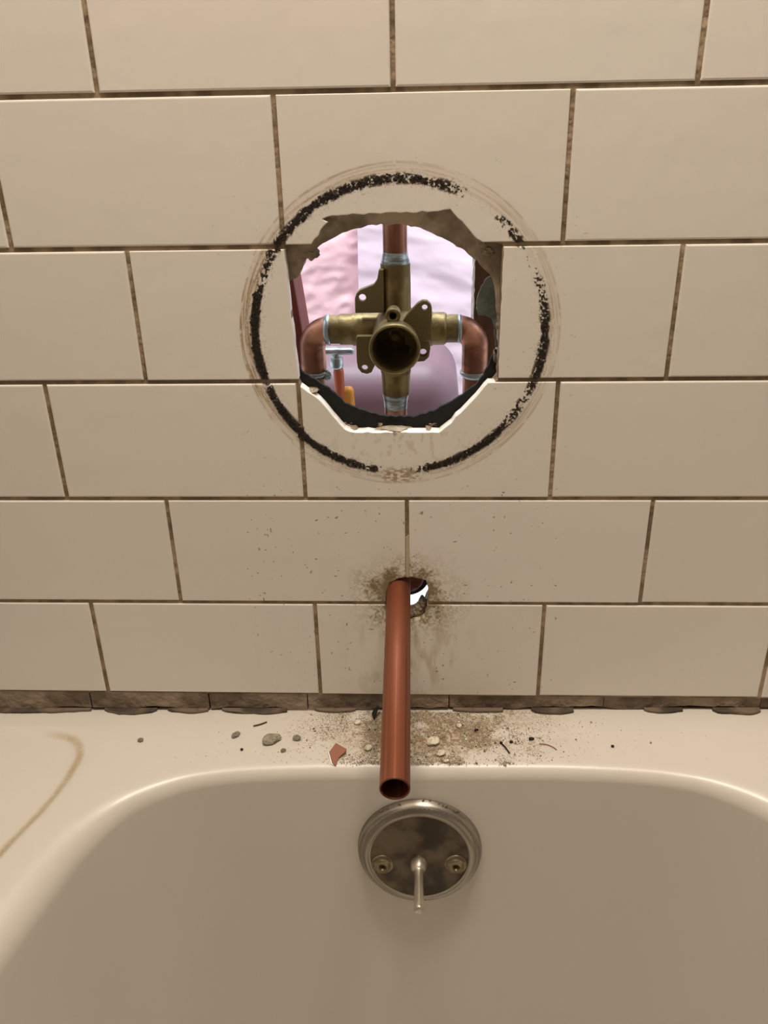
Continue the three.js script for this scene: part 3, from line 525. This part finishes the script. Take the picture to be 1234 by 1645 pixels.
{
  // upright black sliver behind the pipe, a nail-like splinter and a curved fibre
  const s1 = thing('black_sliver', 'black pointed sliver standing behind the copper pipe on the left', 'sliver', [-10.5, deckY(-10.5, 7), 7]);
  part(s1, 'sliver', plate([[-2.2, -1], [-.4, -4.8], [.4, -1], [2.6, 4.6], [2.4, 6.4], [-.8, 4], [-2.4, 1]].reverse(), -.5, .7, .2).rotateX(-.7).translate(-10.5, deckY(-10.5, 7) + 3, 7), M.darkBit);
  const y2 = deckY(79, 36); const s2 = thing('dark_splinter', 'short dark nail-like splinter on the ledge right of the dust', 'splinter', [79, y2, 38]);
  part(s2, 'splinter', merge([tube([[77, y2 + .5, 34], [79.5, y2 + .5, 38], [82, y2 + .5, 44]], 0.55, 12, 8), new THREE.SphereGeometry(1.1, 10, 8).translate(77, y2 + .8, 34)]), M.darkBit);
  const y3 = deckY(108, 36); const s3 = thing('curved_fibre', 'thin curved brown fibre right of the shiny black crumb', 'fibre', [110, y3, 37]);
  part(s3, 'fibre', tube([[103, y3 + .35, 34.5], [108, y3 + .4, 35.4], [112, y3 + .4, 38], [114, y3 + .4, 40.5]], 0.4, 20, 8), M.chip);
  const y4 = deckY(-92, 17); const s4 = thing('wood_splinter', 'straight brown splinter on the ledge near the wall at left', 'splinter', [-92, y4, 15]);
  part(s4, 'splinter', tube([[-97, y4 + .5, 17], [-92, y4 + .6, 15], [-88, y4 + .5, 12.5]], 0.6, 10, 8), M.wood);
}

// ---------------------------------------------------------------- the service space behind the wall
const CF = -450;
const st = (n, l, g, m) => { const s = structure(n, l); part(s, 'slab', g, m); return s; };
st('floor_001', 'white floor of the service space behind the wall', box(-520, 520, CF - 30, CF, -900, -30), M.white);
st('wall_service_rear', 'rear wall of the service space', box(-520, 520, CF, 760, -930, -900), M.white);
st('wall_service_left', 'left wall of the service space', box(-550, -520, CF - 30, 760, -930, -22), M.white);
st('wall_service_right', 'right wall of the service space', box(520, 550, CF - 30, 760, -930, -22), M.white);
st('ceiling_001', 'ceiling of the service space', box(-550, 550, 760, 790, -930, -22), M.white);
{
  const s1 = thing('wood_stud', 'red-brown wooden stud at the left inside the big hole', 'stud', [-80, CF, -120]);
  part(s1, 'timber', metreUV(rbox(-112, -62.2, CF, 740, -142, -104, 1.5).applyMatrix4(new THREE.Matrix4().makeShear(0, 0, -0.11, 0, 0, 0)).translate(-16, 0, 0)), M.redWood);
  const s2 = thing('wood_stud', 'dark brown wooden batten at the right inside the big hole', 'batten', [84, CF, -116]);
  part(s2, 'timber', metreUV(box(58, 110, CF, 740, -128, -105)), M.wood);
  part(s2, 'sawn_edge', metreUV(plate(ragged([[58.6, -84], [58.6, -120], [58.6, -215], [57.3, -215], [57.6, -150], [57.2, -110], [57.4, -84]], 3, .3, 51, true), -112, -104.4, .1)), M.white, { label: 'pale fuzzy edge' });
  const pl = thing('light_panel', 'square daylight panel above the service space', 'lamp', [DAY.x * 1000, 620, DAY.z * 1000]);
  part(pl, 'frame', box(-262, 262, 622, 640, -522, -138), M.white);
  part(pl, 'diffuser', box(-250, 250, 620, 622.5, -510, -150), std({ color: 0x111111, emissive: DAY_COLOR, emissiveIntensity: 3 }));
  part(pl, 'hanger', box(-200, -196, 640, 760, -332, -328), M.steel); part(pl, 'hanger', box(196, 200, 640, 760, -332, -328), M.steel);
}
// wrinkled plastic sheets
function sheet(name, label, fn, nu, nv, mat, base) {
  const t = thing(name, label, 'plastic sheet', base), pos = [], uv = [], idx = [];
  for (let j = 0; j <= nv; j++) for (let i = 0; i <= nu; i++) { const p = fn(i / nu, j / nv); pos.push(...p); uv.push(i / nu, j / nv); }
  for (let j = 0; j < nv; j++) for (let i = 0; i < nu; i++) { const a = j * (nu + 1) + i; idx.push(a, a + 1, a + nu + 1, a + 1, a + nu + 2, a + nu + 1); }
  const g = new THREE.BufferGeometry(); g.setAttribute('position', new THREE.Float32BufferAttribute(pos, 3)); g.setAttribute('uv', new THREE.Float32BufferAttribute(uv, 2)); g.setIndex(idx); g.computeVertexNormals();
  part(t, 'film', g, mat); return t;
}
const ridge = (x, y, s) => 1 - Math.abs(2 * fbm(x, y, s, 3) - 1);
sheet('plastic_sheet', 'lilac wrinkled plastic sheet filling the right of the big hole', (u, v) => {
  const x = -47 + 317 * u, y = CF + 2 + 560 * v;
  return [x, y, -500 - (y + 100) * 0.22 + 5 * ridge(x * .010 + y * .016, y * .022 - x * .004, 61) + 1.2 * ridge(x * .03, y * .07, 67)];
}, 130, 220, M.lilac, [100, CF, -460]);
sheet('plastic_sheet', 'pink wrinkled plastic sheet filling the left of the big hole', (u, v) => {
  const y = CF + 2 + 560 * v, x = -190 + 142 * u, z = -470 - 45 * u - (y + 100) * 0.16;
  return [x + 5 * ridge(y * .012, u * 3, 71) * u, y, z + 9 * ridge(u * 2.2 + y * .006, y * .028 - u * 2, 73) + 2.5 * ridge(u * 4, y * .08, 77)];
}, 110, 220, M.pink, [-120, CF, -400]);
{
  const t = thing('plastic_bin', 'rounded mauve bin standing low behind the valve', 'bin', [-20, CF, -331]);
  const g = new RoundedBoxGeometry(158, 212, 132, 8, 34).translate(-22, CF + 106, -331);
  part(t, 'shell', g, M.mauve);
  part(t, 'lid_rim', new RoundedBoxGeometry(164, 14, 138, 4, 6.5).translate(-22, CF + 150, -331), M.mauve);
}
{
  const x = -49, z = -245, t = thing('hand_tool', 'orange and yellow handled hand tool leaning below the left copper elbow', 'tool', [x, CF, z]);
  part(t, 'handle', new RoundedBoxGeometry(9, 222, 11, 4, 4).rotateZ(.02).translate(x + .5, CF + 111, z), M.orange, { label: 'orange grip' });
  part(t, 'grip_inlay', new RoundedBoxGeometry(14, 205, 10, 4, 4.5).rotateZ(.05).translate(x + 9, CF + 101, z - 1), M.yellow, { label: 'yellow grip' });
  part(t, 'ferrule', lathe([[5, 0], [6, 2], [5.8, 9], [4, 10], [4, 13], [3.5, 14]], [x - 3, CF + 221, z], [0, 1, 0], 24), M.solder);
  part(t, 'head', new RoundedBoxGeometry(32, 6, 9, 4, 2.5).translate(x - 3, CF + 236.5, z), M.solder);
}

// ---------------------------------------------------------------- the bathroom around the tub
st('floor', 'grey bathroom floor', box(-460, 1700, -850, -820, -20, 2400), M.floor);
st('ceiling', 'white bathroom ceiling', box(-460, 1700, 1580, 1610, -22, 2400), M.ceiling);
st('wall_left', 'cream wall along the left side of the bathtub', box(-446, -346, -820, 1580, -22, 2400), M.plaster);
st('wall_right', 'cream wall on the right of the bathroom', box(1600, 1700, -820, 1580, -22, 2400), M.plaster);
st('wall_front', 'cream wall behind the camera', box(-446, 1700, -820, 1580, 2300, 2400), M.plaster);
{
  const ly = (LAMP.y - H) * 1000, lz = LAMP.z * 1000, lx = LAMP.x * 1000;
  const f = thing('ceiling_lamp', 'two-bulb ceiling lamp over the bathtub', 'lamp', [lx, 1560, lz]);
  part(f, 'base', lathe([[0, 0], [90, 0], [92, -6], [80, -18], [0, -20]], [lx, 1580, lz], [0, 1, 0]), M.steel);
  for (const s of [-1, 1]) {
    const bx = lx + s * LAMP.gap * 1000;
    part(f, 'arm', tube([[lx, 1563, lz], [lx + s * 60, 1559, lz], [bx, 1563, lz]], 8, 16, 12), M.steel);
    part(f, 'bulb', new THREE.SphereGeometry(40, 32, 20).translate(bx, ly, lz), std({ color: 0x222222, emissive: LAMP_COLOR, emissiveIntensity: 6 }));
    part(f, 'socket', lathe([[16, 0], [18, 30], [14, 50]], [bx, ly + 34, lz], [0, 1, 0], 20), M.steel);
  }
}
renderer.render(scene, camera);
